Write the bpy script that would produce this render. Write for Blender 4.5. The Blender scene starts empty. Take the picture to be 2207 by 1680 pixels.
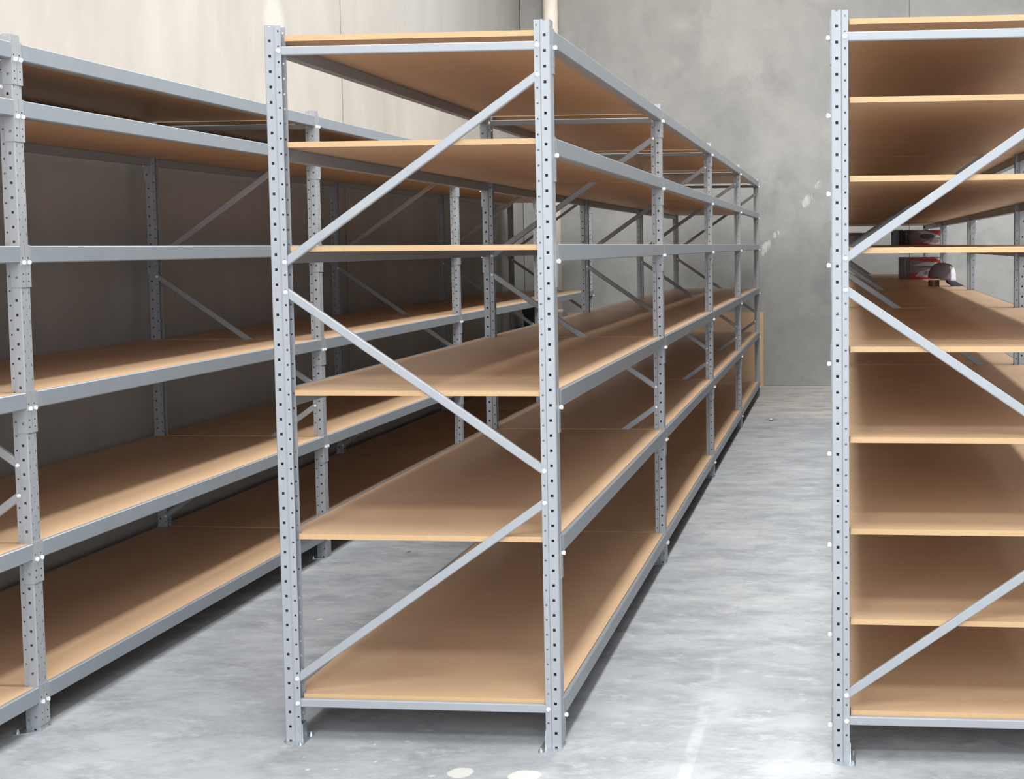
import bpy, math, random
from mathutils import Vector, Matrix

random.seed(7)
S = bpy.context.scene
COL = S.collection

# ------------------------------------------------------------------ camera
CAM_POS = Vector((1.8945, -4.0111, 1.6715))
YAW, PITCH, ROLL = -0.0864, -0.0625, -0.0079
F_PX, CXO, CYO = 2700.0, 483.09, -141.51
fw = Vector((math.sin(YAW) * math.cos(PITCH), math.cos(YAW) * math.cos(PITCH), math.sin(PITCH)))
rt = Vector((math.cos(YAW), -math.sin(YAW), 0))
up = rt.cross(fw)
rt, up = (math.cos(ROLL) * rt + math.sin(ROLL) * up), (-math.sin(ROLL) * rt + math.cos(ROLL) * up)
cam_data = bpy.data.cameras.new('camera')
cam_data.sensor_fit = 'HORIZONTAL'
cam_data.sensor_width = 36.0
cam_data.lens = F_PX / 2207 * 36.0
cam_data.shift_x = -CXO / 2207
cam_data.shift_y = CYO / 2207
cam_data.clip_end = 200
cam = bpy.data.objects.new('camera', cam_data)
m = Matrix((rt, up, -fw)).transposed().to_4x4()
m.translation = CAM_POS
cam.matrix_world = m
COL.objects.link(cam)
S.camera = cam

# ------------------------------------------------------------------ world, lights, exposure
world = bpy.data.worlds.new('world')
S.world = world
world.use_nodes = True
bg = world.node_tree.nodes['Background']
bg.inputs[0].default_value = (0.62, 0.72, 0.85, 1)
bg.inputs[1].default_value = 1.0

def area(name, loc, rot, sx, sy, power, color):
    d = bpy.data.lights.new(name, 'AREA')
    d.shape = 'RECTANGLE'
    d.size, d.size_y = sx, sy
    d.energy = power
    d.color = color
    o = bpy.data.objects.new(name, d)
    o.location, o.rotation_euler = loc, rot
    COL.objects.link(o)
    return o

CEIL_Z = 6.4
SKYLIGHTS = [(-0.7, 0.9), (1.35, 2.05), (6.05, 6.75), (9.6, 10.6)]       # x ranges of the roof's translucent strips
SKY_Y = (-2.2, 8.5)
SKY_POWER = [390, 570, 700, 150]
for k, (a, b) in enumerate(SKYLIGHTS):
    area('skylight_%s' % 'abcd'[k], ((a + b) / 2, sum(SKY_Y) / 2, CEIL_Z + 0.1), (0, 0, 0), b - a - 0.02,
         SKY_Y[1] - SKY_Y[0] - 0.02, SKY_POWER[k], (1.0, 0.985, 0.95))
CROSS = (-1.5, 5.5, -5.6, -4.3)      # added unseen cross strip behind the camera, fills the front with light
area('skylight_cross', ((CROSS[0] + CROSS[1]) / 2, (CROSS[2] + CROSS[3]) / 2, CEIL_Z + 0.1), (0, 0, 0), CROSS[1] - CROSS[0] - .02, CROSS[3] - CROSS[2] - .02, 400, (1.0, 0.985, 0.96))
DOOR_X, DOOR_Z, FRONT_Y = (-1.8, 5.4), 6.2, -7.2
area('doorway_daylight', (sum(DOOR_X) / 2, FRONT_Y - 0.1, DOOR_Z / 2), (math.radians(90), 0, 0),
     DOOR_X[1] - DOOR_X[0] - .04, DOOR_Z - .04, 600, (0.90, 0.95, 1.0))
S.view_settings.view_transform = 'Standard'
S.view_settings.look = 'None'
S.view_settings.exposure = 0.0
S.view_settings.gamma = 1.0
S.view_settings.use_curve_mapping = False

# ------------------------------------------------------------------ materials
def new_mat(name, rough=0.5, metal=0.0, spec=0.5):
    mt = bpy.data.materials.new(name)
    mt.use_nodes = True
    nt = mt.node_tree
    b = nt.nodes['Principled BSDF']
    b.inputs['Roughness'].default_value = rough
    b.inputs['Metallic'].default_value = metal
    b.inputs['Specular IOR Level'].default_value = spec
    return mt, nt, b

def N(nt, kind, **kw):
    n = nt.nodes.new(kind)
    for k, v in kw.items():
        if k in n.inputs.keys():
            n.inputs[k].default_value = v
        else:
            setattr(n, k, v)
    return n

def obj_coord(nt, scale=(1, 1, 1)):
    tc = N(nt, 'ShaderNodeTexCoord')
    mp = N(nt, 'ShaderNodeMapping')
    mp.inputs['Scale'].default_value = scale
    nt.links.new(tc.outputs['Object'], mp.inputs['Vector'])
    return mp.outputs['Vector']

def noise(nt, vec, scale, detail=4, rough=0.55, dist=0.0):
    n = N(nt, 'ShaderNodeTexNoise')
    n.inputs['Scale'].default_value = scale
    n.inputs['Detail'].default_value = detail
    n.inputs['Roughness'].default_value = rough
    n.inputs['Distortion'].default_value = dist
    nt.links.new(vec, n.inputs['Vector'])
    return n.outputs['Fac']

def ramp(nt, fac, stops):
    r = N(nt, 'ShaderNodeValToRGB')
    el = r.color_ramp.elements
    while len(el) < len(stops):
        el.new(0.5)
    for e, (p, c) in zip(el, stops):
        e.position = p
        e.color = (c[0], c[1], c[2], 1)
    nt.links.new(fac, r.inputs['Fac'])
    return r.outputs['Color']

def mix(nt, fac, a, b, mode='MIX'):
    n = N(nt, 'ShaderNodeMix', data_type='RGBA', blend_type=mode)
    for sock, v in ((n.inputs[0], fac), (n.inputs[6], a), (n.inputs[7], b)):
        if isinstance(v, (int, float)):
            sock.default_value = v
        elif isinstance(v, tuple):
            sock.default_value = (v[0], v[1], v[2], 1)
        else:
            nt.links.new(v, sock)
    return n.outputs[2]

def bump(nt, bsdf, h, strength=0.2, dist=0.01):
    b = N(nt, 'ShaderNodeBump')
    b.inputs['Strength'].default_value = strength
    b.inputs['Distance'].default_value = dist
    nt.links.new(h, b.inputs['Height'])
    nt.links.new(b.outputs['Normal'], bsdf.inputs['Normal'])

def math_node(nt, op, a, b=None, clamp=False):
    n = N(nt, 'ShaderNodeMath', operation=op, use_clamp=clamp)
    for s, v in zip(n.inputs, (a, b)):
        if v is None:
            continue
        if isinstance(v, (int, float)):
            s.default_value = v
        else:
            nt.links.new(v, s)
    return n.outputs[0]

def blob_mask(nt, vec, centre, radii, wob=0.25, rot=0.0, edge=(0.75, 1.0), axes='xyz'):
    """soft mask of an ellipse with a wobbly outline, in object space"""
    mp = N(nt, 'ShaderNodeMapping', vector_type='TEXTURE')
    mp.inputs['Location'].default_value = centre
    mp.inputs['Rotation'].default_value = rot if isinstance(rot, tuple) else (0, 0, rot)
    mp.inputs['Scale'].default_value = radii
    nt.links.new(vec, mp.inputs['Vector'])
    ln = N(nt, 'ShaderNodeVectorMath', operation='LENGTH')
    nt.links.new(mp.outputs['Vector'], ln.inputs[0])
    nz = noise(nt, mp.outputs['Vector'], 1.6, 3)
    d = math_node(nt, 'ADD', ln.outputs['Value'], math_node(nt, 'MULTIPLY', math_node(nt, 'SUBTRACT', nz, 0.5), wob * 2))
    mr = N(nt, 'ShaderNodeMapRange', clamp=True)
    mr.inputs['From Min'].default_value = edge[1]
    mr.inputs['From Max'].default_value = edge[0]
    nt.links.new(d, mr.inputs['Value'])
    return mr.outputs['Result']

def mat_steel(name, base, rough, wear=0.06):
    mt, nt, b = new_mat(name, rough, 0.0, 0.5)
    v = obj_coord(nt)
    n1 = noise(nt, v, 14, 3)
    c = ramp(nt, n1, [(0.3, tuple(x * (1 - wear) for x in base)), (0.7, tuple(min(1, x * (1 + wear)) for x in base))])
    nt.links.new(c, b.inputs['Base Color'])
    return mt

M_STEEL = mat_steel('grey_powder_coat', (0.30, 0.313, 0.33), 0.38, 0.03)
M_STEEL_BEAM = mat_steel('grey_powder_coat_beam', (0.24, 0.268, 0.298), 0.34, 0.03)
M_HOLE_SHADE = mat_steel('unpainted_steel_inside', (0.13, 0.135, 0.14), 0.5)  # shade put into the colour: inner post faces darkened so the holes look black
mt, nt, b = new_mat('zinc_plate', 0.32, 0.85)
b.inputs['Base Color'].default_value = (0.62, 0.68, 0.72, 1)
M_ZINC = mt
mt, nt, b = new_mat('bright_zinc_bolt', 0.25, 0.25)
b.inputs['Base Color'].default_value = (0.86, 0.88, 0.9, 1)
M_BOLT = mt
mt, nt, b = new_mat('bright_zinc_clip', 0.3, 0.2)
b.inputs['Base Color'].default_value = (0.84, 0.86, 0.88, 1)
M_CLIP = mt

def mat_board(name, base, fine, rough):
    mt, nt, b = new_mat(name, rough, 0, 0.5)
    v = obj_coord(nt)
    info = N(nt, 'ShaderNodeObjectInfo')
    rnd = math_node(nt, 'MULTIPLY', info.outputs['Random'], 40)
    off = N(nt, 'ShaderNodeVectorMath', operation='ADD')
    cmb = N(nt, 'ShaderNodeCombineXYZ')
    nt.links.new(rnd, cmb.inputs[0]); nt.links.new(rnd, cmb.inputs[1])
    nt.links.new(v, off.inputs[0]); nt.links.new(cmb.outputs[0], off.inputs[1])
    v2 = off.outputs[0]
    big = noise(nt, v2, 1.8, 3, 0.5)
    small = noise(nt, v2, 160, 2, 0.6)
    c1 = ramp(nt, big, [(0.3, tuple(x * 0.93 for x in base)), (0.7, tuple(x * 1.06 for x in base))])
    c2 = ramp(nt, small, [(0.3, tuple([1 - fine] * 3)), (0.7, (1, 1, 1))])
    c = mix(nt, 1.0, c1, c2, 'MULTIPLY')
    # faint pale scuffs of dust
    sc = ramp(nt, noise(nt, v2, 5.0, 5, 0.7, 0.6), [(0.66, (0, 0, 0)), (0.8, (0.14, 0.14, 0.14))])
    c = mix(nt, sc, c, (0.72, 0.60, 0.48))
    nt.links.new(c, b.inputs['Base Color'])
    return mt

M_BOARD = mat_board('particleboard_face', (0.59, 0.40, 0.25), 0.06, 0.40)
M_EDGE = mat_board('particleboard_edge', (0.52, 0.335, 0.17), 0.10, 0.6)

def mat_concrete(name, dark, light, scale, stretch, specks=0.5, rough=0.75):
    mt, nt, b = new_mat(name, rough, 0, 0.3)
    v = obj_coord(nt, stretch)
    vw = obj_coord(nt)
    n1 = noise(nt, v, scale, 6, 0.6, 0.4)
    n2 = noise(nt, v, scale * 5, 5, 0.62, 0.2)
    c1 = ramp(nt, n1, [(0.30, dark), (0.68, light)])
    c2 = ramp(nt, n2, [(0.25, (0.90, 0.90, 0.90)), (0.75, (1.05, 1.05, 1.05))])
    c = mix(nt, 1.0, c1, c2, 'MULTIPLY')
    pits = ramp(nt, noise(nt, vw, 42, 2, 0.5), [(0.20, (1, 1, 1)), (0.27, (0, 0, 0))])
    c = mix(nt, math_node(nt, 'MULTIPLY', pits, specks), c, tuple(x * 0.7 for x in dark))
    bump(nt, b, n2, 0.12, 0.004)
    return mt, nt, b, c, vw

# left wall, cream concrete with faint vertical form marks and one soft pale patch
mt, nt, b, c, vw = mat_concrete('cream_concrete_wall', (0.345, 0.343, 0.331), (0.405, 0.404, 0.393), 0.7, (1, 1.2, 0.35), 0.15)
streak = ramp(nt, noise(nt, obj_coord(nt, (1, 2.2, 0.12)), 1.5, 5, 0.6), [(0.60, (0, 0, 0)), (0.74, (0.35, 0.35, 0.35))])
c = mix(nt, streak, c, (0.39, 0.36, 0.32))
c = mix(nt, math_node(nt, 'MULTIPLY', blob_mask(nt, vw, (-1.94, 4.27, 3.22), (0.3, 0.17, 0.17), 0.25, edge=(0.6, 1.1)), 0.35), c, (0.62, 0.62, 0.62))
nt.links.new(c, b.inputs['Base Color'])
M_WALL_L = mt
# back wall, grey concrete with clouds, pale scuffs and a hairline
mt, nt, b, c, vw = mat_concrete('grey_concrete_wall', (0.245, 0.25, 0.246), (0.36, 0.358, 0.347), 0.55, (1.2, 1, 1.0), 0.35)
cloud = ramp(nt, noise(nt, vw, 1.6, 6, 0.68, 0.5), [(0.50, (0, 0, 0)), (0.70, (0.6, 0.6, 0.6))])
c = mix(nt, cloud, c, (0.20, 0.205, 0.21))
st = noise(nt, obj_coord(nt, (40, 1, 8)), 1.0, 2)
stm = ramp(nt, st, [(0.42, (0, 0, 0)), (0.55, (1, 1, 1))])
for cx, cz, rx, rz in ((0.965, 1.635, 0.052, 0.115), (1.095, 1.80, 0.035, 0.055), (1.462, 2.19, 0.05, 0.10), (1.59, 2.37, 0.035, 0.06)):
    k = blob_mask(nt, vw, (cx, 10.79, cz), (rx, 1.0, rz), 0.2, (0, math.radians(32), 0))
    c = mix(nt, math_node(nt, 'MULTIPLY', math_node(nt, 'MULTIPLY', k, stm), 0.55), c, (0.66, 0.65, 0.62))
k = blob_mask(nt, vw, (1.75, 10.79, 0.99), (0.15, 1.0, 0.006), 0.15)
c = mix(nt, math_node(nt, 'MULTIPLY', k, 0.7), c, (0.2, 0.2, 0.2))
nt.links.new(c, b.inputs['Base Color'])
M_WALL_B = mt
# floor, blue-grey trowelled concrete with pale glue residue along the joint and two paint patches
def mat_floor(name, dark, light):
    mt, nt, b, c, vw = mat_concrete(name, dark, light, 1.1, (0.75, 1.6, 1), 0.2, 0.68)
    # a warmer pour towards the back wall, with a blotchy edge
    sep = N(nt, 'ShaderNodeSeparateXYZ'); nt.links.new(vw, sep.inputs[0])
    ny = math_node(nt, 'ADD', sep.outputs[1], math_node(nt, 'MULTIPLY', math_node(nt, 'SUBTRACT', noise(nt, vw, 1.7, 5, 0.65), 0.5), 2.2))
    mr = N(nt, 'ShaderNodeMapRange', clamp=True)
    mr.inputs['From Min'].default_value = 7.7; mr.inputs['From Max'].default_value = 8.3
    nt.links.new(ny, mr.inputs['Value'])
    c = mix(nt, math_node(nt, 'MULTIPLY', mr.outputs[0], 0.85), c, (0.50, 0.475, 0.445))
    # dark trowel clouds, pale dusty drifts, fine scratches
    cl = ramp(nt, noise(nt, obj_coord(nt, (0.85, 1.5, 1)), 3.2, 9, 0.74, 0.25), [(0.44, (0, 0, 0)), (0.66, (0.75, 0.75, 0.75))])
    c = mix(nt, cl, c, tuple(x * 0.62 for x in dark))
    pal = ramp(nt, noise(nt, obj_coord(nt, (0.9, 1.7, 1)), 6.0, 9, 0.76, 0.2), [(0.54, (0, 0, 0)), (0.70, (0.55, 0.55, 0.55))])
    c = mix(nt, pal, c, (0.55, 0.57, 0.58))
    rust = ramp(nt, noise(nt, vw, 3.3, 4, 0.6), [(0.66, (0, 0, 0)), (0.76, (0.25, 0.25, 0.25))])
    c = mix(nt, rust, c, (0.50, 0.43, 0.37))
    brk = ramp(nt, noise(nt, vw, 9.0, 4, 0.6), [(0.40, (0.15, 0.15, 0.15)), (0.6, (1, 1, 1))])
    res = blob_mask(nt, vw, (1.388, 0.12, 0), (0.026, 0.95, 1), 0.25, edge=(0.6, 1.05))
    c = mix(nt, math_node(nt, 'MULTIPLY', math_node(nt, 'MULTIPLY', res, 0.28), brk), c, (0.62, 0.63, 0.63))
    res = blob_mask(nt, vw, (1.43, 0.45, 0), (0.10, 0.35, 1), 0.5, edge=(0.3, 1.1))
    c = mix(nt, math_node(nt, 'MULTIPLY', math_node(nt, 'MULTIPLY', res, 0.22), brk), c, (0.58, 0.59, 0.62))
    dk = blob_mask(nt, vw, (1.40, 2.7, 0), (0.009, 2.3, 1), 0.3, edge=(0.5, 1.0))
    c = mix(nt, math_node(nt, 'MULTIPLY', math_node(nt, 'MULTIPLY', dk, 0.4), brk), c, (0.27, 0.28, 0.29))
    for cx, cy, rx, ry in ((0.672, -0.205, 0.043, 0.04), (0.883, -0.215, 0.055, 0.045)):
        pm = blob_mask(nt, vw, (cx, cy, 0), (rx, ry, 1), 0.22, edge=(0.9, 1.0))
        c = mix(nt, math_node(nt, 'MULTIPLY', pm, 0.85), c, (0.60, 0.60, 0.57))
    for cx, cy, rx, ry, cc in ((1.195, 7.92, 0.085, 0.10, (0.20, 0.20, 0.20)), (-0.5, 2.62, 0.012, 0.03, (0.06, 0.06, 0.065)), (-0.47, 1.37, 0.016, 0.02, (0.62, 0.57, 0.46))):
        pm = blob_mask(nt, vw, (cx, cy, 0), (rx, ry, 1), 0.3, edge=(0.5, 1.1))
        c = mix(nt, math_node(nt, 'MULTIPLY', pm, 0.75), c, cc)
    for k in range(7):
        pm = blob_mask(nt, vw, (random.uniform(0.1, 0.6), random.uniform(-0.25, 0.05), 0), (random.uniform(.006, .014), random.uniform(.004, .009), 1), 0.4, edge=(0.6, 1.1))
        c = mix(nt, math_node(nt, 'MULTIPLY', pm, 0.7), c, (0.66, 0.665, 0.67))
    nt.links.new(c, b.inputs['Base Color'])
    return mt
M_FLOOR = mat_floor('grey_trowelled_concrete', (0.31, 0.328, 0.352), (0.405, 0.420, 0.440))
def plain(name, col, rough=0.6, metal=0.0, var=0.06, scale=9):
    mt, nt, b = new_mat(name, rough, metal, 0.4)
    n1 = noise(nt, obj_coord(nt), scale, 3)
    cc = ramp(nt, n1, [(0.3, tuple(x * (1 - var) for x in col)), (0.7, tuple(min(1, x * (1 + var)) for x in col))])
    nt.links.new(cc, b.inputs['Base Color'])
    return mt
M_SEAL = plain('grey_sealant', (0.27, 0.262, 0.25), 0.9)
M_CEIL = plain('white_roof_lining', (0.5, 0.5, 0.5), 0.8)
M_OTHERWALL = plain('pale_concrete', (0.38, 0.38, 0.37), 0.8)
M_PIPE = plain('cream_pipe', (0.78, 0.73, 0.65), 0.5)
M_BIN = plain('dark_teal_plastic', (0.022, 0.048, 0.062), 0.45)

# ------------------------------------------------------------------ mesh helpers
class MB:
    def __init__(self):
        self.v, self.f, self.mi = [], [], []
    def quad(self, pts, mi=0):
        i = len(self.v)
        self.v += [tuple(p) for p in pts]
        self.f.append(tuple(range(i, i + len(pts))))
        self.mi.append(mi)
    def box(self, a, b, mi=0, mis=None):
        x0, y0, z0 = a; x1, y1, z1 = b
        i = len(self.v)
        self.v += [(x0, y0, z0), (x1, y0, z0), (x1, y1, z0), (x0, y1, z0), (x0, y0, z1), (x1, y0, z1), (x1, y1, z1), (x0, y1, z1)]
        fs = [(0, 3, 2, 1), (4, 5, 6, 7), (0, 1, 5, 4), (1, 2, 6, 5), (2, 3, 7, 6), (3, 0, 4, 7)]
        for k, q in enumerate(fs):
            self.f.append(tuple(i + n for n in q))
            self.mi.append(mis[k] if mis else mi)
    def prism(self, prof, p0, p1, ax, ay, mi=0):
        """closed profile [(a,b)] extruded from p0 to p1 with axes ax, ay"""
        i = len(self.v); n = len(prof)
        for p in (p0, p1):
            for a, b_ in prof:
                self.v.append(tuple(Vector(p) + Vector(ax) * a + Vector(ay) * b_))
        for k in range(n):
            self.f.append((i + k, i + (k + 1) % n, i + n + (k + 1) % n, i + n + k)); self.mi.append(mi)
        self.f.append(tuple(i + k for k in reversed(range(n)))); self.mi.append(mi)
        self.f.append(tuple(i + n + k for k in range(n))); self.mi.append(mi)
    def lathe(self, prof, n=24, origin=(0, 0, 0), axis='z', mi=0):
        i = len(self.v)
        for r, h in prof:
            for k in range(n):
                a = 2 * math.pi * k / n
                p = (r * math.cos(a), r * math.sin(a), h)
                if axis == 'y': p = (p[0], p[2], p[1])
                if axis == 'x': p = (p[2], p[0], p[1])
                self.v.append(tuple(Vector(p) + Vector(origin)))
        for j in range(len(prof) - 1):
            for k in range(n):
                self.f.append((i + j * n + k, i + j * n + (k + 1) % n, i + (j + 1) * n + (k + 1) % n, i + (j + 1) * n + k)); self.mi.append(mi)
        self.f.append(tuple(i + k for k in reversed(range(n)))); self.mi.append(mi)
        self.f.append(tuple(i + (len(prof) - 1) * n + k for k in range(n))); self.mi.append(mi)
    def strip(self, P, s0, s1, zlo, zhi, holes, mi=0):
        """flat strip s0..s1 by zlo..zhi with a stack of holes (sc, hw, z, hz, shape) ordered by z; P maps (s, z) to 3-D"""
        q = lambda a, b, c, d: self.quad([P(a, c), P(b, c), P(b, d), P(a, d)], mi)
        sc, hw = holes[0][0], holes[0][1]
        cw = hw * 1.35
        q(s0, sc - cw, zlo, zhi)
        q(sc + cw, s1, zlo, zhi)
        z = zlo
        for (_, _, hz_c, hz, shape) in holes:
            lo, hi = hz_c - hz * 1.2, hz_c + hz * 1.2
            if hi <= zlo or lo >= zhi: continue
            if lo > z: q(sc - cw, sc + cw, z, lo)
            if shape == 'round':
                sq = [(1, 0), (1, 1), (0, 1), (-1, 1), (-1, 0), (-1, -1), (0, -1), (1, -1)]
            else:
                sq = [(1, 1), (-1, 1), (-1, -1), (1, -1)]
            n = len(sq)
            for k in range(n):
                a, b_ = sq[k], sq[(k + 1) % n]
                if shape == 'round':
                    ia = (sc + hw * math.cos(k * math.pi / 4), hz_c + hz * math.sin(k * math.pi / 4))
                    ib = (sc + hw * math.cos((k + 1) * math.pi / 4), hz_c + hz * math.sin((k + 1) * math.pi / 4))
                else:
                    ia = (sc + a[0] * hw, hz_c + a[1] * hz); ib = (sc + b_[0] * hw, hz_c + b_[1] * hz)
                oa = (sc + a[0] * cw, hz_c + a[1] * hz * 1.2); ob = (sc + b_[0] * cw, hz_c + b_[1] * hz * 1.2)
                pts = [ia, oa, ob, ib]
                pts = [(s, min(max(zz, zlo), zhi)) for s, zz in pts]
                self.quad([P(*p) for p in pts], mi)
            z = hi
        if z < zhi: q(sc - cw, sc + cw, z, zhi)
    def mesh(self, name, mats, smooth=False):
        me = bpy.data.meshes.new(name)
        me.from_pydata(self.v, [], self.f)
        for mt in mats: me.materials.append(mt)
        for p, k in zip(me.polygons, self.mi):
            p.material_index = k
            p.use_smooth = smooth
        me.update()
        return me

def solidified(me, t, offset=-1.0, inner=0):
    o = bpy.data.objects.new('tmp', me)
    COL.objects.link(o)
    w = o.modifiers.new('weld', 'WELD'); w.merge_threshold = 0.00005
    s = o.modifiers.new('solid', 'SOLIDIFY'); s.thickness = t; s.offset = offset; s.use_rim = True
    s.material_offset = inner; s.material_offset_rim = 0
    dg = bpy.context.evaluated_depsgraph_get()
    r = bpy.data.meshes.new_from_object(o.evaluated_get(dg))
    bpy.data.objects.remove(o)
    r.name = me.name
    return r

def bevelled(me, w, seg=2, angle=30, smooth=False):
    o = bpy.data.objects.new('tmp', me)
    COL.objects.link(o)
    b_ = o.modifiers.new('b', 'BEVEL'); b_.width = w; b_.segments = seg; b_.limit_method = 'ANGLE'; b_.angle_limit = math.radians(angle)
    dg = bpy.context.evaluated_depsgraph_get()
    r = bpy.data.meshes.new_from_object(o.evaluated_get(dg))
    bpy.data.objects.remove(o)
    return r

def link(name, me, parent=None, loc=(0, 0, 0), rot=(0, 0, 0)):
    o = bpy.data.objects.new(name, me)
    COL.objects.link(o)
    o.parent = parent
    o.location, o.rotation_euler = loc, rot
    return o

def thing(name, label, cat, loc=(0, 0, 0), rot=(0, 0, 0), group=None):
    o = bpy.data.objects.new(name, None)
    COL.objects.link(o)
    o.empty_display_size = 0.1
    o.location, o.rotation_euler = loc, rot
    o['label'], o['category'] = label, cat
    if group: o['group'] = group
    return o

def struct(name, mb=None, mats=(), parent=None):
    o = bpy.data.objects.new(name, mb.mesh(name, mats) if mb else None)
    COL.objects.link(o)
    o.parent = parent
    if parent is None:
        o['kind'] = 'structure'
    return o

# ------------------------------------------------------------------ the warehouse shell
WX0, WX1, WY1 = -1.94, 13.0, 10.79
mb = MB(); mb.box((WX0 - .3, FRONT_Y - .3, -.30), (WX1 + .3, WY1 + .3, -.012))
floor = struct('floor', mb, [M_SEAL])
g = 0.0015
for x0, x1 in ((WX0, 7.2 - g), (7.2 + g, WX1)):
    mb = MB(); mb.box((x0, FRONT_Y, -.012), (x1, WY1, 0))
    link('concrete_slab', mb.mesh('concrete_slab', [M_FLOOR]), floor)
# left wall: tilt-up panels with dark sealed joints
mb = MB(); mb.box((WX0 - .2, FRONT_Y, 0), (WX0 - .02, WY1 + .15, CEIL_Z))
wl = struct('wall_left', mb, [M_SEAL])
js = [FRONT_Y, -4.6, 0.4, 5.41, WY1]
for a, b_ in zip(js, js[1:]):
    mb = MB(); mb.box((WX0 - .02, a + .013, 0), (WX0, b_ - (.013 if b_ < WY1 else 0), CEIL_Z))
    link('concrete_panel', bevelled(mb.mesh('concrete_panel', [M_WALL_L]), .006, 1), wl)
mb = MB(); mb.box((WX0, WY1 + .02, 0), (WX1, WY1 + .2, CEIL_Z))
wb = struct('wall_back', mb, [M_WALL_B])
js = [WX0, 2.652, 7.3, WX1]
for a, b_ in zip(js, js[1:]):
    mb = MB(); mb.box((a + .0015, WY1, 0), (b_ - .0015, WY1 + .02, CEIL_Z))
    link('concrete_panel', bevelled(mb.mesh('concrete_panel', [M_WALL_B]), .005, 1), wb)
mb = MB(); mb.box((WX1, FRONT_Y, 0), (WX1 + .2, WY1 + .15, CEIL_Z)); struct('wall_right', mb, [M_OTHERWALL])
mb = MB()
mb.box((WX0, FRONT_Y - .2, 0), (DOOR_X[0], FRONT_Y, CEIL_Z))
mb.box((DOOR_X[1], FRONT_Y - .2, 0), (WX1, FRONT_Y, CEIL_Z))
mb.box((DOOR_X[0], FRONT_Y - .2, DOOR_Z), (DOOR_X[1], FRONT_Y, CEIL_Z))
struct('wall_front', mb, [M_OTHERWALL])
mb = MB()
c0, c1 = CEIL_Z, CEIL_Z + .15
xa, xb = WX0 - .2, WX1 + .2
mb.box((xa, FRONT_Y - .2, c0), (xb, CROSS[2], c1))
mb.box((xa, CROSS[2], c0), (CROSS[0], CROSS[3], c1))
mb.box((CROSS[1], CROSS[2], c0), (xb, CROSS[3], c1))
mb.box((xa, CROSS[3], c0), (xb, SKY_Y[0], c1))
xs = [xa] + [v for p in SKYLIGHTS for v in p] + [xb]
for k in range(0, len(xs), 2):
    mb.box((xs[k], SKY_Y[0], c0), (xs[k + 1], SKY_Y[1], c1))
mb.box((xa, SKY_Y[1], c0), (xb, WY1 + .2, c1))
struct('ceiling', mb, [M_CEIL])

# ------------------------------------------------------------------ racking parts (one mesh of each, shared)
W = 0.9527            # rack depth over the posts
PW = 0.050            # post width along the run
H = 2.4

def post_mesh(sgn):
    """perforated upright: web at x = 0, legs towards sgn*x"""
    mb = MB()
    zs = [0.05 * k for k in range(49)]
    zr = [0.05 * k + 0.032 for k in range(48)]
    zm = [0.05 * k + 0.025 for k in range(48)]
    X = lambda x: sgn * x
    rec = 0.006
    for y, yr in ((0.0, rec), (PW, PW - rec)):
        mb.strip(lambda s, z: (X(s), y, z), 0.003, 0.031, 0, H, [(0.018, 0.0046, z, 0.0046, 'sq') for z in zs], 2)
        mb.strip(lambda s, z: (X(s), yr, z), 0.035, 0.054, 0, H, [(0.0445, 0.0038, z, 0.0038, 'round') for z in zr])
        mb.quad([(X(.031), y, 0), (X(.035), yr, 0), (X(.035), yr, H), (X(.031), y, H)])
        e = 0.003 if y == 0 else -0.003
        mb.quad([(X(.003), y, 0), (X(0), y + e, 0), (X(0), y + e, H), (X(.003), y, H)])
    w3 = (PW - 0.006) / 3
    PW0 = 0.003
    PY = lambda s, z: (0, s, z)
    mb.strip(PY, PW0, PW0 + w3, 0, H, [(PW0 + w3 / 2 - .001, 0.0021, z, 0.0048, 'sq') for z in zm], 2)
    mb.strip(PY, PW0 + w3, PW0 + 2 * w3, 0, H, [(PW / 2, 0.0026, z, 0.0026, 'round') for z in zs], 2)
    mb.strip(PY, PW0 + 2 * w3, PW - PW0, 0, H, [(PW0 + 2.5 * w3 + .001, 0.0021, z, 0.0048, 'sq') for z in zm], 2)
    me = mb.mesh('upright_post', [M_STEEL, M_STEEL, M_STEEL, M_HOLE_SHADE])
    import bmesh
    bm = bmesh.new(); bm.from_mesh(me)
    bmesh.ops.remove_doubles(bm, verts=bm.verts, dist=0.00005)
    c = Vector((X(0.027), PW / 2, 0))
    for f in bm.faces:                        # outward normals
        if f.normal.dot(f.calc_center_median() - Vector((c.x, c.y, f.calc_center_median().z))) < 0:
            f.normal_flip()
    bm.to_mesh(me); bm.free()
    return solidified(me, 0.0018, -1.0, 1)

POST = {1: post_mesh(1), -1: post_mesh(-1)}

BEAM_H = 0.058
def beam_mesh(sgn, length):
    o, i = -0.005 * sgn, 0.037 * sgn
    lip = 0.009 * sgn
    prof = [(o, -BEAM_H + .004), (o + .004 * sgn, -BEAM_H), (i, -BEAM_H), (i, -0.0195), (lip, -0.0195), (lip, -0.001), (lip - .001 * sgn, 0), (o + .003 * sgn, 0), (o, -.003)]
    mb = MB()
    mb.prism(prof, (0, 0, 0), (0, length, 0), (1, 0, 0), (0, 0, 1))
    me = mb.mesh('beam', [M_STEEL_BEAM])
    fix_normals(me)
    return me

def fix_normals(me):
    import bmesh
    bm = bmesh.new(); bm.from_mesh(me)
    bmesh.ops.recalc_face_normals(bm, faces=bm.faces)
    bm.to_mesh(me); bm.free()

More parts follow.
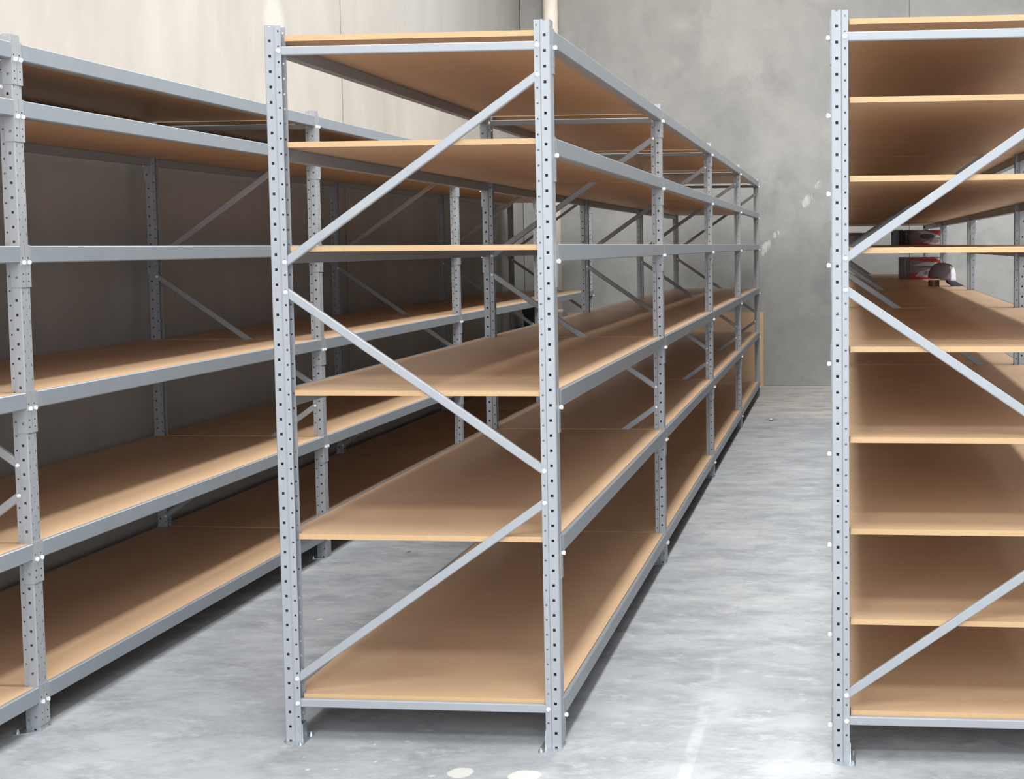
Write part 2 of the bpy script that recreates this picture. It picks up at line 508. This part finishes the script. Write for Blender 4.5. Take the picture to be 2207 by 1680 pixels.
CON_H = 0.145
def connector_mesh(sgn, end):
    """folded end plate hooked round the post; end=0: on the far side of the post at the start of a beam, 1: on the near side of the next post.
    local origin: post corner line, beam top"""
    t = 0.0028
    mb = MB()
    z0, z1 = -CON_H + .004, 0.004
    if end == 0:   # bay lies at +y; plate on the web's rear half and the rear flange (y = PW)
        y_f, yo = PW, 1
        ya, yb = PW / 2 + .0008, PW + t
    else:
        y_f, yo = 0, -1
        ya, yb = -t, PW / 2 - .0008
    X = lambda x: sgn * x
    # web plate (x from -t to 0) with two pin holes
    mb.strip(lambda s, z: (X(-t), s, z), min(ya, yb), max(ya, yb), z0, z1, [((ya + yb) / 2, .0025, z, .0025, 'sq') for z in (z0 + .02, z0 + .045, z1 - .045)])
    mb.quad([(X(0), ya, z0), (X(0), yb, z0), (X(0), yb, z1), (X(0), ya, z1)])
    # flange plate with one hole
    yy = y_f + yo * t
    mb.strip(lambda s, z: (X(s), yy, z), -t, 0.033, z0, z1, [(.012, .0042, z0 + .034, .0042, 'sq')])
    mb.quad([(X(0), y_f, z0), (X(.033), y_f, z0), (X(.033), y_f, z1), (X(0), y_f, z1)])
    # rims
    for zz in (z0, z1):
        mb.quad([(X(-t), ya, zz), (X(0), ya, zz), (X(0), yb, zz), (X(-t), yb, zz)])
        mb.quad([(X(0), y_f, zz), (X(.033), y_f, zz), (X(.033), yy, zz), (X(0), yy, zz)])
    yin = ya if end == 0 else yb
    mb.quad([(X(-t), yin, z0), (X(0), yin, z0), (X(0), yin, z1), (X(-t), yin, z1)])
    mb.quad([(X(.033), y_f, z0), (X(.033), yy, z0), (X(.033), yy, z1), (X(.033), y_f, z1)])
    return mb.mesh('end_connector', [M_STEEL])

def clip_mesh(sgn):
    """thin zinc locking tab standing out from the web"""
    mb = MB()
    prof = [(0.004, -0.004), (-0.004, -0.0055), (-0.010, -0.0065), (-0.0125, -0.003), (-0.0125, 0.003), (-0.0105, 0.0075), (-0.005, 0.008), (0.004, 0.003)]
    mb.prism([(a * sgn, b_) for a, b_ in prof], (0, -.0018, 0), (0, .0018, 0), (1, 0, 0), (0, 0, 1))
    me = mb.mesh('safety_clip', [M_CLIP])
    fix_normals(me)
    return bevelled(me, .0006, 1)
CLIP = {1: clip_mesh(1), -1: clip_mesh(-1)}
CON = {(s, e): connector_mesh(s, e) for s in (1, -1) for e in (0, 1)}

def board_mesh(length):
    """board on the beams, notched round the front posts"""
    hw, nw, y0, y1 = (W - .022) / 2, (W - .116) / 2, 0.0, length
    tf = -(PW + .003) + .0245          # reaches forward between the posts
    out = [(-nw, tf), (nw, tf), (nw, y0), (hw, y0), (hw, y1), (-hw, y1), (-hw, y0), (-nw, y0)]
    mb = MB(); n = len(out); zb, zt = -.0185, -.0005
    mb.v = [(x, y, zb) for x, y in out] + [(x, y, zt) for x, y in out]
    for k in range(n):
        mb.f.append((k, (k + 1) % n, n + (k + 1) % n, n + k)); mb.mi.append(1)
    mb.f.append(tuple(reversed(range(n)))); mb.mi.append(0)
    mb.f.append(tuple(range(n, 2 * n))); mb.mi.append(0)
    return mb.mesh('shelf_board', [M_BOARD, M_EDGE])

def bolt_mesh():
    mb = MB()
    mb.lathe([(0.0074, 0.0005), (0.0074, -0.0008), (0.0062, -0.0012), (0.0060, -0.0045), (0.0047, -0.0065), (0.002, -0.0072)], 12, axis='y')
    mb.lathe([(0.003, 0.0005), (0.003, 0.0385), (0.006, 0.0385), (0.006, 0.0435)], 6, axis='y')
    me = mb.mesh('bolt', [M_BOLT], False)
    fix_normals(me)
    return me
BOLT = bolt_mesh()

def brace_mesh(p, q):
    """rolled channel from p to q (x, z), web to the front"""
    d = Vector((q[0] - p[0], 0, q[1] - p[1])); L = d.length; d.normalize()
    n = Vector((-d.z, 0, d.x))
    if n.z < 0: n = -n
    h, dep, t = 0.0142, 0.0145, 0.0016
    prof = [(-h, 0.003), (-h + .003, 0), (h - .003, 0), (h, 0.003), (h, dep), (h - t, dep), (h - t, t), (-h + t, t), (-h + t, dep), (-h, dep)]
    P = Vector((p[0], 0.0085, p[1])); Q = Vector((q[0], 0.0085, q[1]))
    mb = MB()
    mb.prism(prof, P - d * 0.009, Q + d * 0.009, n, (0, 1, 0))
    me = mb.mesh('brace', [M_STEEL])
    fix_normals(me)
    return me
BX0, BX1 = 0.0445, W - 0.0445
DIAG = [((BX0, 1.628), (BX1, 2.228)), ((BX0, 1.528), (BX1, 0.934)), ((BX0, 0.217), (BX1, 0.828))]
HORI = [((BX0, 2.322), (BX1, 2.322)), ((BX0, 0.132), (BX1, 0.132))]
DIAG_ME = [brace_mesh(*d) for d in DIAG]
HORI_ME = [brace_mesh(*d) for d in HORI]

def foot_mesh(sgn):
    mb = MB()
    X = lambda x: sgn * x
    out = [(-.004, -.008), (.012, -.022), (.035, -.033), (.060, -.042), (.071, -.040), (.074, -.015), (.071, .066), (.062, .072), (.02, .066), (-.004, .056)]
    n = len(out)
    i = len(mb.v)
    for z in (0.0005, 0.0035):
        for x, y in out: mb.v.append((X(x), y, z))
    for k in range(n):
        mb.f.append((i + k, i + (k + 1) % n, i + n + (k + 1) % n, i + n + k)); mb.mi.append(0)
    mb.f.append(tuple(i + k for k in range(n))); mb.mi.append(0)
    mb.f.append(tuple(i + n + k for k in range(n))); mb.mi.append(0)
    # turned-up tongue bolted inside the post, with its side ears
    a, c = sorted((X(.0555), X(.0575)))
    mb.box((a, .009, .0035), (c, PW - .009, .058))
    for y0, y1 in ((.0085, .0105), (PW - .0105, PW - .0085)):
        a, c = sorted((X(.036), X(.0555)))
        mb.box((a, y0, .0035), (c, y1, .062))
    # anchor bolts
    for x, y in ((.064, .058), (.064, -.026)):
        mb.lathe([(.0062, .0035), (.0062, .008), (.004, .0085), (.004, .015), (.002, .0155)], 8, (X(x), y, 0))
    me = mb.mesh('base_plate', [M_ZINC])
    fix_normals(me)
    return me
FOOT = {1: foot_mesh(1), -1: foot_mesh(-1)}

def build_rack(label, x0, y0, pitch, first, last, levels, group=None):
    root = thing('shelving_rack', label, 'shelving', (x0, y0, 0))
    blen = pitch - PW - 0.0064
    bm_ = {1: beam_mesh(1, blen), -1: beam_mesh(-1, blen)}
    bd = board_mesh(pitch - PW - 0.006)
    for fr in range(first, last + 1):
        y = fr * pitch
        for sgn, x in ((1, 0), (-1, W)):
            p = link('upright_post', POST[sgn], root, (x, y, 0.0035))
            link('base_plate', FOOT[sgn], p, (0, 0, -0.0035))
        for me, ends, nm in [(me, e, 'diagonal_brace') for me, e in zip(DIAG_ME, DIAG)] + [(me, e, 'horizontal_brace') for me, e in zip(HORI_ME, HORI)]:
            br = link(nm, me, root, (0, y, 0))
            for e in ends:
                link('bolt', BOLT, br, (e[0], 0.0055, e[1]))
    for bay in range(first, last):
        y = bay * pitch
        for z in levels:
            bo = link('shelf_board', bd, root, (W / 2, y + PW + 0.003, z))
            for sgn, x in ((1, 0), (-1, W)):
                be = link('beam', bm_[sgn], root, (x, y + PW + 0.0032, z))
                # sub-parts, positions relative to the beam's start
                link('end_connector', CON[sgn, 0], be, (0, -PW - 0.0032, 0))
                link('end_connector', CON[sgn, 1], be, (0, pitch - PW - 0.0032, 0))
                link('safety_clip', CLIP[sgn], be, (-0.0028 * sgn, -0.0032 - 0.011, -BEAM_H + .001))
                link('safety_clip', CLIP[sgn], be, (-0.0028 * sgn, pitch - PW - 0.0032 + 0.011, -BEAM_H + .001))
    return root

C_LEV = [2.374, 2.026, 1.681, 1.199, 0.711, 0.160]
L_LEV = [2.376, 2.184, 1.689, 1.187, 0.662, 0.158]
R_LEV = [2.380, 2.136, 1.889, 1.662, 1.347, 1.056, 0.759, 0.464, 0.163]
rack_c = build_rack('empty grey steel shelving rack in the middle with six levels of brown boards', 0.0, 0.0, 2.4551, 0, 4, C_LEV)
rack_l = build_rack('empty grey steel shelving rack standing against the cream left wall', -0.9021 - W, 0.0339, 2.434, -1, 4, L_LEV)
rack_r = build_rack('grey steel shelving rack at right with nine closely spaced board levels', 1.8542, -0.0381, 2.4551, 0, 4, R_LEV)

# ------------------------------------------------------------------ things at the back
# downpipe in the far left corner
t = thing('downpipe', 'cream round downpipe fixed to the grey back wall near the left corner', 'pipe', (-1.54, WY1 - 0.118, 0))
mb = MB(); mb.lathe([(0.086, 0.0), (0.086, CEIL_Z - .01)], 32); 
link('pipe', mb.mesh('pipe', [M_PIPE], False), t)
for z in (0.9, 2.6, 4.2):
    mb = MB(); mb.lathe([(0.0862, z), (0.090, z + .001), (0.090, z + .029), (0.0862, z + .03)], 32); mb.box((-.02, .084, z + .004), (.02, .112, z + .026))
    link('bracket', mb.mesh('bracket', [M_PIPE]), t)
for o in t.children:
    for p in o.data.polygons: p.use_smooth = len(p.vertices) == 4 and abs(p.normal.z) < .1 and o.name.startswith('pipe')

# spare shelf boards leaning on the back wall behind the middle rack
sp = MB(); sp.box((-1.17, -.009, 0), (1.17, .009, 0.886), 0, [1, 1, 0, 1, 0, 1])
spm = sp.mesh('spare_shelf_board', [M_BOARD, M_EDGE])
lean = math.radians(-4)
for k, (dx, lab) in enumerate(((0.0, 'front one of the spare brown boards leaning on the back wall'), (0.012, 'rear one of the spare brown boards leaning flat on the back wall'))):
    o = link('spare_shelf_board', spm, None, (-0.243 + dx, WY1 - 0.092 + 0.019 * k, 0.0008), (lean, 0, 0))
    o['label'], o['category'], o['group'] = lab, 'board', 'spare boards by the back wall'

# slim dark bin in the far left corner
t = thing('waste_bin', 'slim dark teal plastic bin in the far left corner of the floor', 'bin', (-1.665, 10.34, 0))
mb = MB()
def rr(mb, secs, mi=0, n=6):
    """stack of rounded rectangles (hx, hy, r, z)"""
    i0 = len(mb.v); ring = []
    for hx, hy, r, z in secs:
        pts = []
        for cx, cy, a0 in ((hx - r, hy - r, 0), (-hx + r, hy - r, 90), (-hx + r, -hy + r, 180), (hx - r, -hy + r, 270)):
            for k in range(n + 1):
                a = math.radians(a0 + 90 * k / n)
                pts.append((cx + r * math.cos(a), cy + r * math.sin(a), z))
        ring.append(len(pts)); mb.v += pts
    m_ = ring[0]
    for j in range(len(secs) - 1):
        for k in range(m_):
            mb.f.append((i0 + j * m_ + k, i0 + j * m_ + (k + 1) % m_, i0 + (j + 1) * m_ + (k + 1) % m_, i0 + (j + 1) * m_ + k)); mb.mi.append(mi)
    mb.f.append(tuple(i0 + k for k in reversed(range(m_)))); mb.mi.append(mi)
    mb.f.append(tuple(i0 + (len(secs) - 1) * m_ + k for k in range(m_))); mb.mi.append(mi)
rr(mb, [(.105, .18, .03, 0), (.11, .185, .03, .02), (.127, .215, .03, .90), (.135, .225, .03, .905), (.135, .225, .03, .93)])
link('body', mb.mesh('bin_body', [M_BIN]), t)
mb = MB(); rr(mb, [(.139, .23, .03, .9302), (.139, .23, .03, .955), (.128, .215, .03, .985), (.09, .16, .03, .992)])
link('lid', mb.mesh('bin_lid', [M_BIN]), t)

# ------------------------------------------------------------------ things on the right rack
Z4, Z5 = R_LEV[3] - .0005, R_LEV[4] - .0005
M_CARTON = plain('grey_print', (0.17, 0.145, 0.15), 0.5)
M_RED = plain('red_print', (0.30, 0.022, 0.016), 0.45)
M_WHITE = plain('white_print', (0.36, 0.33, 0.345), 0.45)
M_DARK = plain('dark_print', (0.05, 0.04, 0.045), 0.45)
M_PINK = plain('dusky_pink_print', (0.20, 0.08, 0.095), 0.45)
M_BLUE = plain('blue_grey_card', (0.58, 0.67, 0.78), 0.6)
M_CHAR = plain('charcoal_card', (0.36, 0.32, 0.33), 0.6)
CMATS = [M_CARTON, M_RED, M_WHITE, M_DARK, M_PINK]

def carton(name, label, loc, sx, sy, sz, shapes, side, group=None, rotz=0.0):
    t = thing(name, label, 'box', loc, (0, 0, rotz), group)
    mb = MB(); mb.box((-sx / 2, 0, 0.0004), (sx / 2, sy, sz))
    link('carton_body', bevelled(mb.mesh('carton_body', [M_CARTON]), .003, 1), t)
    mb = MB()
    e = 0.0
    for mi, pts in shapes:
        e += 0.0002
        mb.quad([(-sx / 2 + px * sx, -.0003 - e, pz * sz) for px, pz in pts], mi)
    link('printed_front', mb.mesh('printed_front', CMATS), t)
    mb = MB(); e = 0
    for mi, a, b_, z0, z1 in side:
        e += .0002
        mb.quad([(-sx / 2 - .0003 - e, sy * (1 - a), z0 * sz), (-sx / 2 - .0003 - e, sy * (1 - b_), z0 * sz), (-sx / 2 - .0003 - e, sy * (1 - b_), z1 * sz), (-sx / 2 - .0003 - e, sy * (1 - a), z1 * sz)], mi)
    link('printed_side', mb.mesh('printed_side', CMATS), t)
    mb = MB(); mb.box((-sx / 2 - .0002, sy * .0, sz), (sx / 2 + .0002, sy * .49, sz + .0015)); mb.box((-sx / 2 - .0002, sy * .51, sz), (sx / 2 + .0002, sy, sz + .0015))
    link('top_flap', mb.mesh('top_flap', [M_CARTON]), t)
    return t

ell = lambda cx, cz, rx, rz, n=16: [(cx + rx * math.cos(2 * math.pi * k / n), cz + rz * math.sin(2 * math.pi * k / n)) for k in range(n)]
FRONT_UP = [(4, [(.02, .0), (.98, .0), (.98, .12), (.62, .16), (.40, .28), (.02, .44)]),
            (1, [(.02, .0), (.66, .0), (.5, .12), (.36, .2), (.02, .12)]),
            (2, [(.36, .16), (.55, .32), (.72, .40), (.82, .36), (.99, .30), (.99, .02), (.62, .06)]),
            (4, [(.76, .46), (.99, .48), (.99, .30), (.84, .36)]),
            (2, [(.20, .90), (.38, .94), (.70, .74), (.99, .50), (.99, .46), (.72, .52), (.30, .76)]),
            (3, ell(.48, .60, .22, .16)), (3, [(.26, .50), (.5, .36), (.66, .52), (.5, .66)]),
            (0, ell(.70, .26, .15, .13)),
            (1, [(.44, .995), (.995, .995), (.995, .56), (.86, .66), (.62, .86)])]
SIDE = [(3, .05, .95, .0, .92), (0, .10, .32, .18, .90), (2, .60, .74, .10, .94), (1, .02, .98, .0, .14), (2, .88, .97, .25, .97)]
carton('printed_carton', 'red and white printed carton standing on the fourth board of the right rack', (2.666, 7.76, Z4), 0.33, 0.38, 0.140, FRONT_UP, SIDE, 'printed cartons on the right rack', 0.24)
FRONT_LO = [(1, [(.0, .0), (.99, .0), (.99, .10), (.55, .12), (.22, .30), (.0, .28)]),
            (2, [(.16, .14), (.30, .36), (.62, .48), (.99, .46), (.99, .12), (.55, .10)]),
            (3, [(.18, .52), (.45, .60), (.98, .58), (.98, .52), (.45, .54)]),
            (0, ell(.55, .28, .14, .11)),
            (2, [(.06, .62), (.45, .80), (.75, .80), (.98, .62), (.6, .60)]),
            (1, [(.0, .99), (.99, .99), (.99, .74), (.75, .78), (.4, .82), (.0, .90)]),
            (2, [(.72, .99), (.99, .99), (.99, .86), (.82, .88)])]
carton('printed_carton', 'darker red and grey printed carton behind the cap on the fifth board', (2.655, 7.70, Z5), 0.335, 0.38, 0.20, FRONT_LO, SIDE, 'printed cartons on the right rack', 0.22)
t = thing('blue_grey_box', 'plain blue-grey box beside the upper printed carton on the right rack', 'box', (2.405, 8.14, Z4))
mb = MB(); mb.box((-.050, 0, .0004), (.050, .30, .147)); link('box_body', bevelled(mb.mesh('box_body', [M_BLUE]), .003, 1), t)
mb = MB(); mb.box((-.0515, -.0015, .118), (.0515, .3015, .1495)); link('lid', bevelled(mb.mesh('lid', [M_BLUE]), .002, 1), t)
t = thing('dark_box', 'low charcoal box at the left edge of the right rack under the brace', 'box', (2.00, 8.2, Z4))
mb = MB(); mb.box((-.085, 0, .0004), (.09, .5, .100)); link('box_body', bevelled(mb.mesh('box_body', [M_CHAR]), .003, 1), t)
mb = MB(); mb.box((-.0865, -.0015, .098), (.0915, .5015, .124)); link('lid', bevelled(mb.mesh('lid', [plain('brown_grey_card', (.28, .23, .21), .6)]), .002, 1), t)

# tape roll and the cap resting over it
TX, TY = 2.580, 5.72
t = thing('tape_roll', 'roll of brown tape lying under the grey cap on the right rack', 'tape', (TX, TY, Z5))
mb = MB(); mb.lathe([(0.026, 0.0004), (0.043, 0.0004), (0.043, 0.048), (0.026, 0.048), (0.026, .0004)], 28)
link('tape', mb.mesh('tape', [plain('brown_tape', (.16, .10, .05), .3)]), t)
mb = MB(); mb.lathe([(0.0235, 0.0002), (0.026, 0.0002), (0.026, 0.0484), (0.0235, 0.0484), (0.0235, .0002)], 28)
link('core', mb.mesh('core', [plain('card_core', (.55, .44, .30), .7)]), t)

M_CAP = plain('grey_cap_cloth', (0.20, 0.175, 0.19), 0.8, 0, .05, 60)
M_CAPW = plain('white_cap_panel', (0.78, 0.78, 0.84), 0.8, 0, .04, 60)
M_BRIM = plain('navy_underbrim', (0.035, 0.03, 0.045), 0.8, 0, .05, 60)
CAPY = 5.72
cap = thing('baseball_cap', 'grey and white baseball cap lying on a tape roll on the right rack', 'cap', (2.640, CAPY, Z5 + 0.047))
RX, RY, CH = 0.108, 0.088, 0.128
def cap_crown():
    mb = MB(); nu, nv = 40, 12
    for j in range(nv + 1):
        ph = math.pi / 2 * j / nv
        for k in range(nu):
            a = 2 * math.pi * k / nu
            r = max(math.cos(ph), 0) ** 0.75 if j < nv else 0.02
            x = RX * r * math.cos(a) - 0.006 * math.sin(ph)
            y = RY * r * math.sin(a)
            z = CH * math.sin(ph) ** 0.95
            if math.cos(a) > 0: z += 0.010 * math.cos(a) * math.sin(2 * ph)      # stiff front panel
            mb.v.append((x, y, z))
    for j in range(nv):
        for k in range(nu):
            a = 2 * math.pi * (k + .5) / nu
            mb.f.append((j * nu + k, j * nu + (k + 1) % nu, (j + 1) * nu + (k + 1) % nu, (j + 1) * nu + k))
            mb.mi.append(1 if (abs((a + math.pi) % (2 * math.pi) - math.pi) < 0.95 and j < 7) else 0)
    mb.f.append(tuple(nv * nu + k for k in range(nu))); mb.mi.append(0)
    return solidified(mb.mesh('crown', [M_CAP, M_CAPW], True), 0.003)
cr = link('crown', cap_crown(), cap, (0.0, 0, 0.004), (0, math.radians(9), 0))
mb = MB(); nu, nv = 18, 8
for j in range(nv + 1):
    for k in range(nu + 1):
        a = math.radians(-74 + 148 * k / nu)
        rx, ry = RX * math.cos(a), RY * math.sin(a)
        ext = 0.078 * math.cos(a * 1.08) ** 0.8 * j / nv
        mb.v.append((rx + ext, ry * (1 - .05 * j / nv), 0.002 - 0.36 * ext - 0.9 * ext * (ry / RY) ** 2))
for j in range(nv):
    for k in range(nu):
        i = j * (nu + 1) + k
        mb.f.append((i, i + 1, i + nu + 2, i + nu + 1)); mb.mi.append(0)
link('brim', solidified(mb.mesh('brim', [M_BRIM], True), 0.004, 0), cap, (0.0, 0, 0.004), (0, math.radians(9), 0))
mb = MB(); mb.lathe([(.006, 0), (.006, .003), (.003, .005)], 10)
link('button', mb.mesh('button', [M_CAP]), cr, (-0.006, 0, CH - .0005))

# a curl of white plastic on the floor of the aisle
t = MB()
for k in range(6):
    a0, a1 = math.radians(25 * k), math.radians(25 * (k + 1))
    r = 0.016
    p = lambda a, y: (r * math.cos(a), y, 0.0006 + r * math.sin(a))
    t.quad([p(a0, -.03), p(a1, -.03), p(a1, .03), p(a0, .03)])
o = link('plastic_scrap', solidified(t.mesh('plastic_scrap', [M_CLIP], True), .001, 0), None, (1.195, 7.86, 0.0005), (0, 0, math.radians(35)))
o['label'], o['category'] = 'tiny curl of white plastic on the aisle floor towards the back wall', 'scrap'
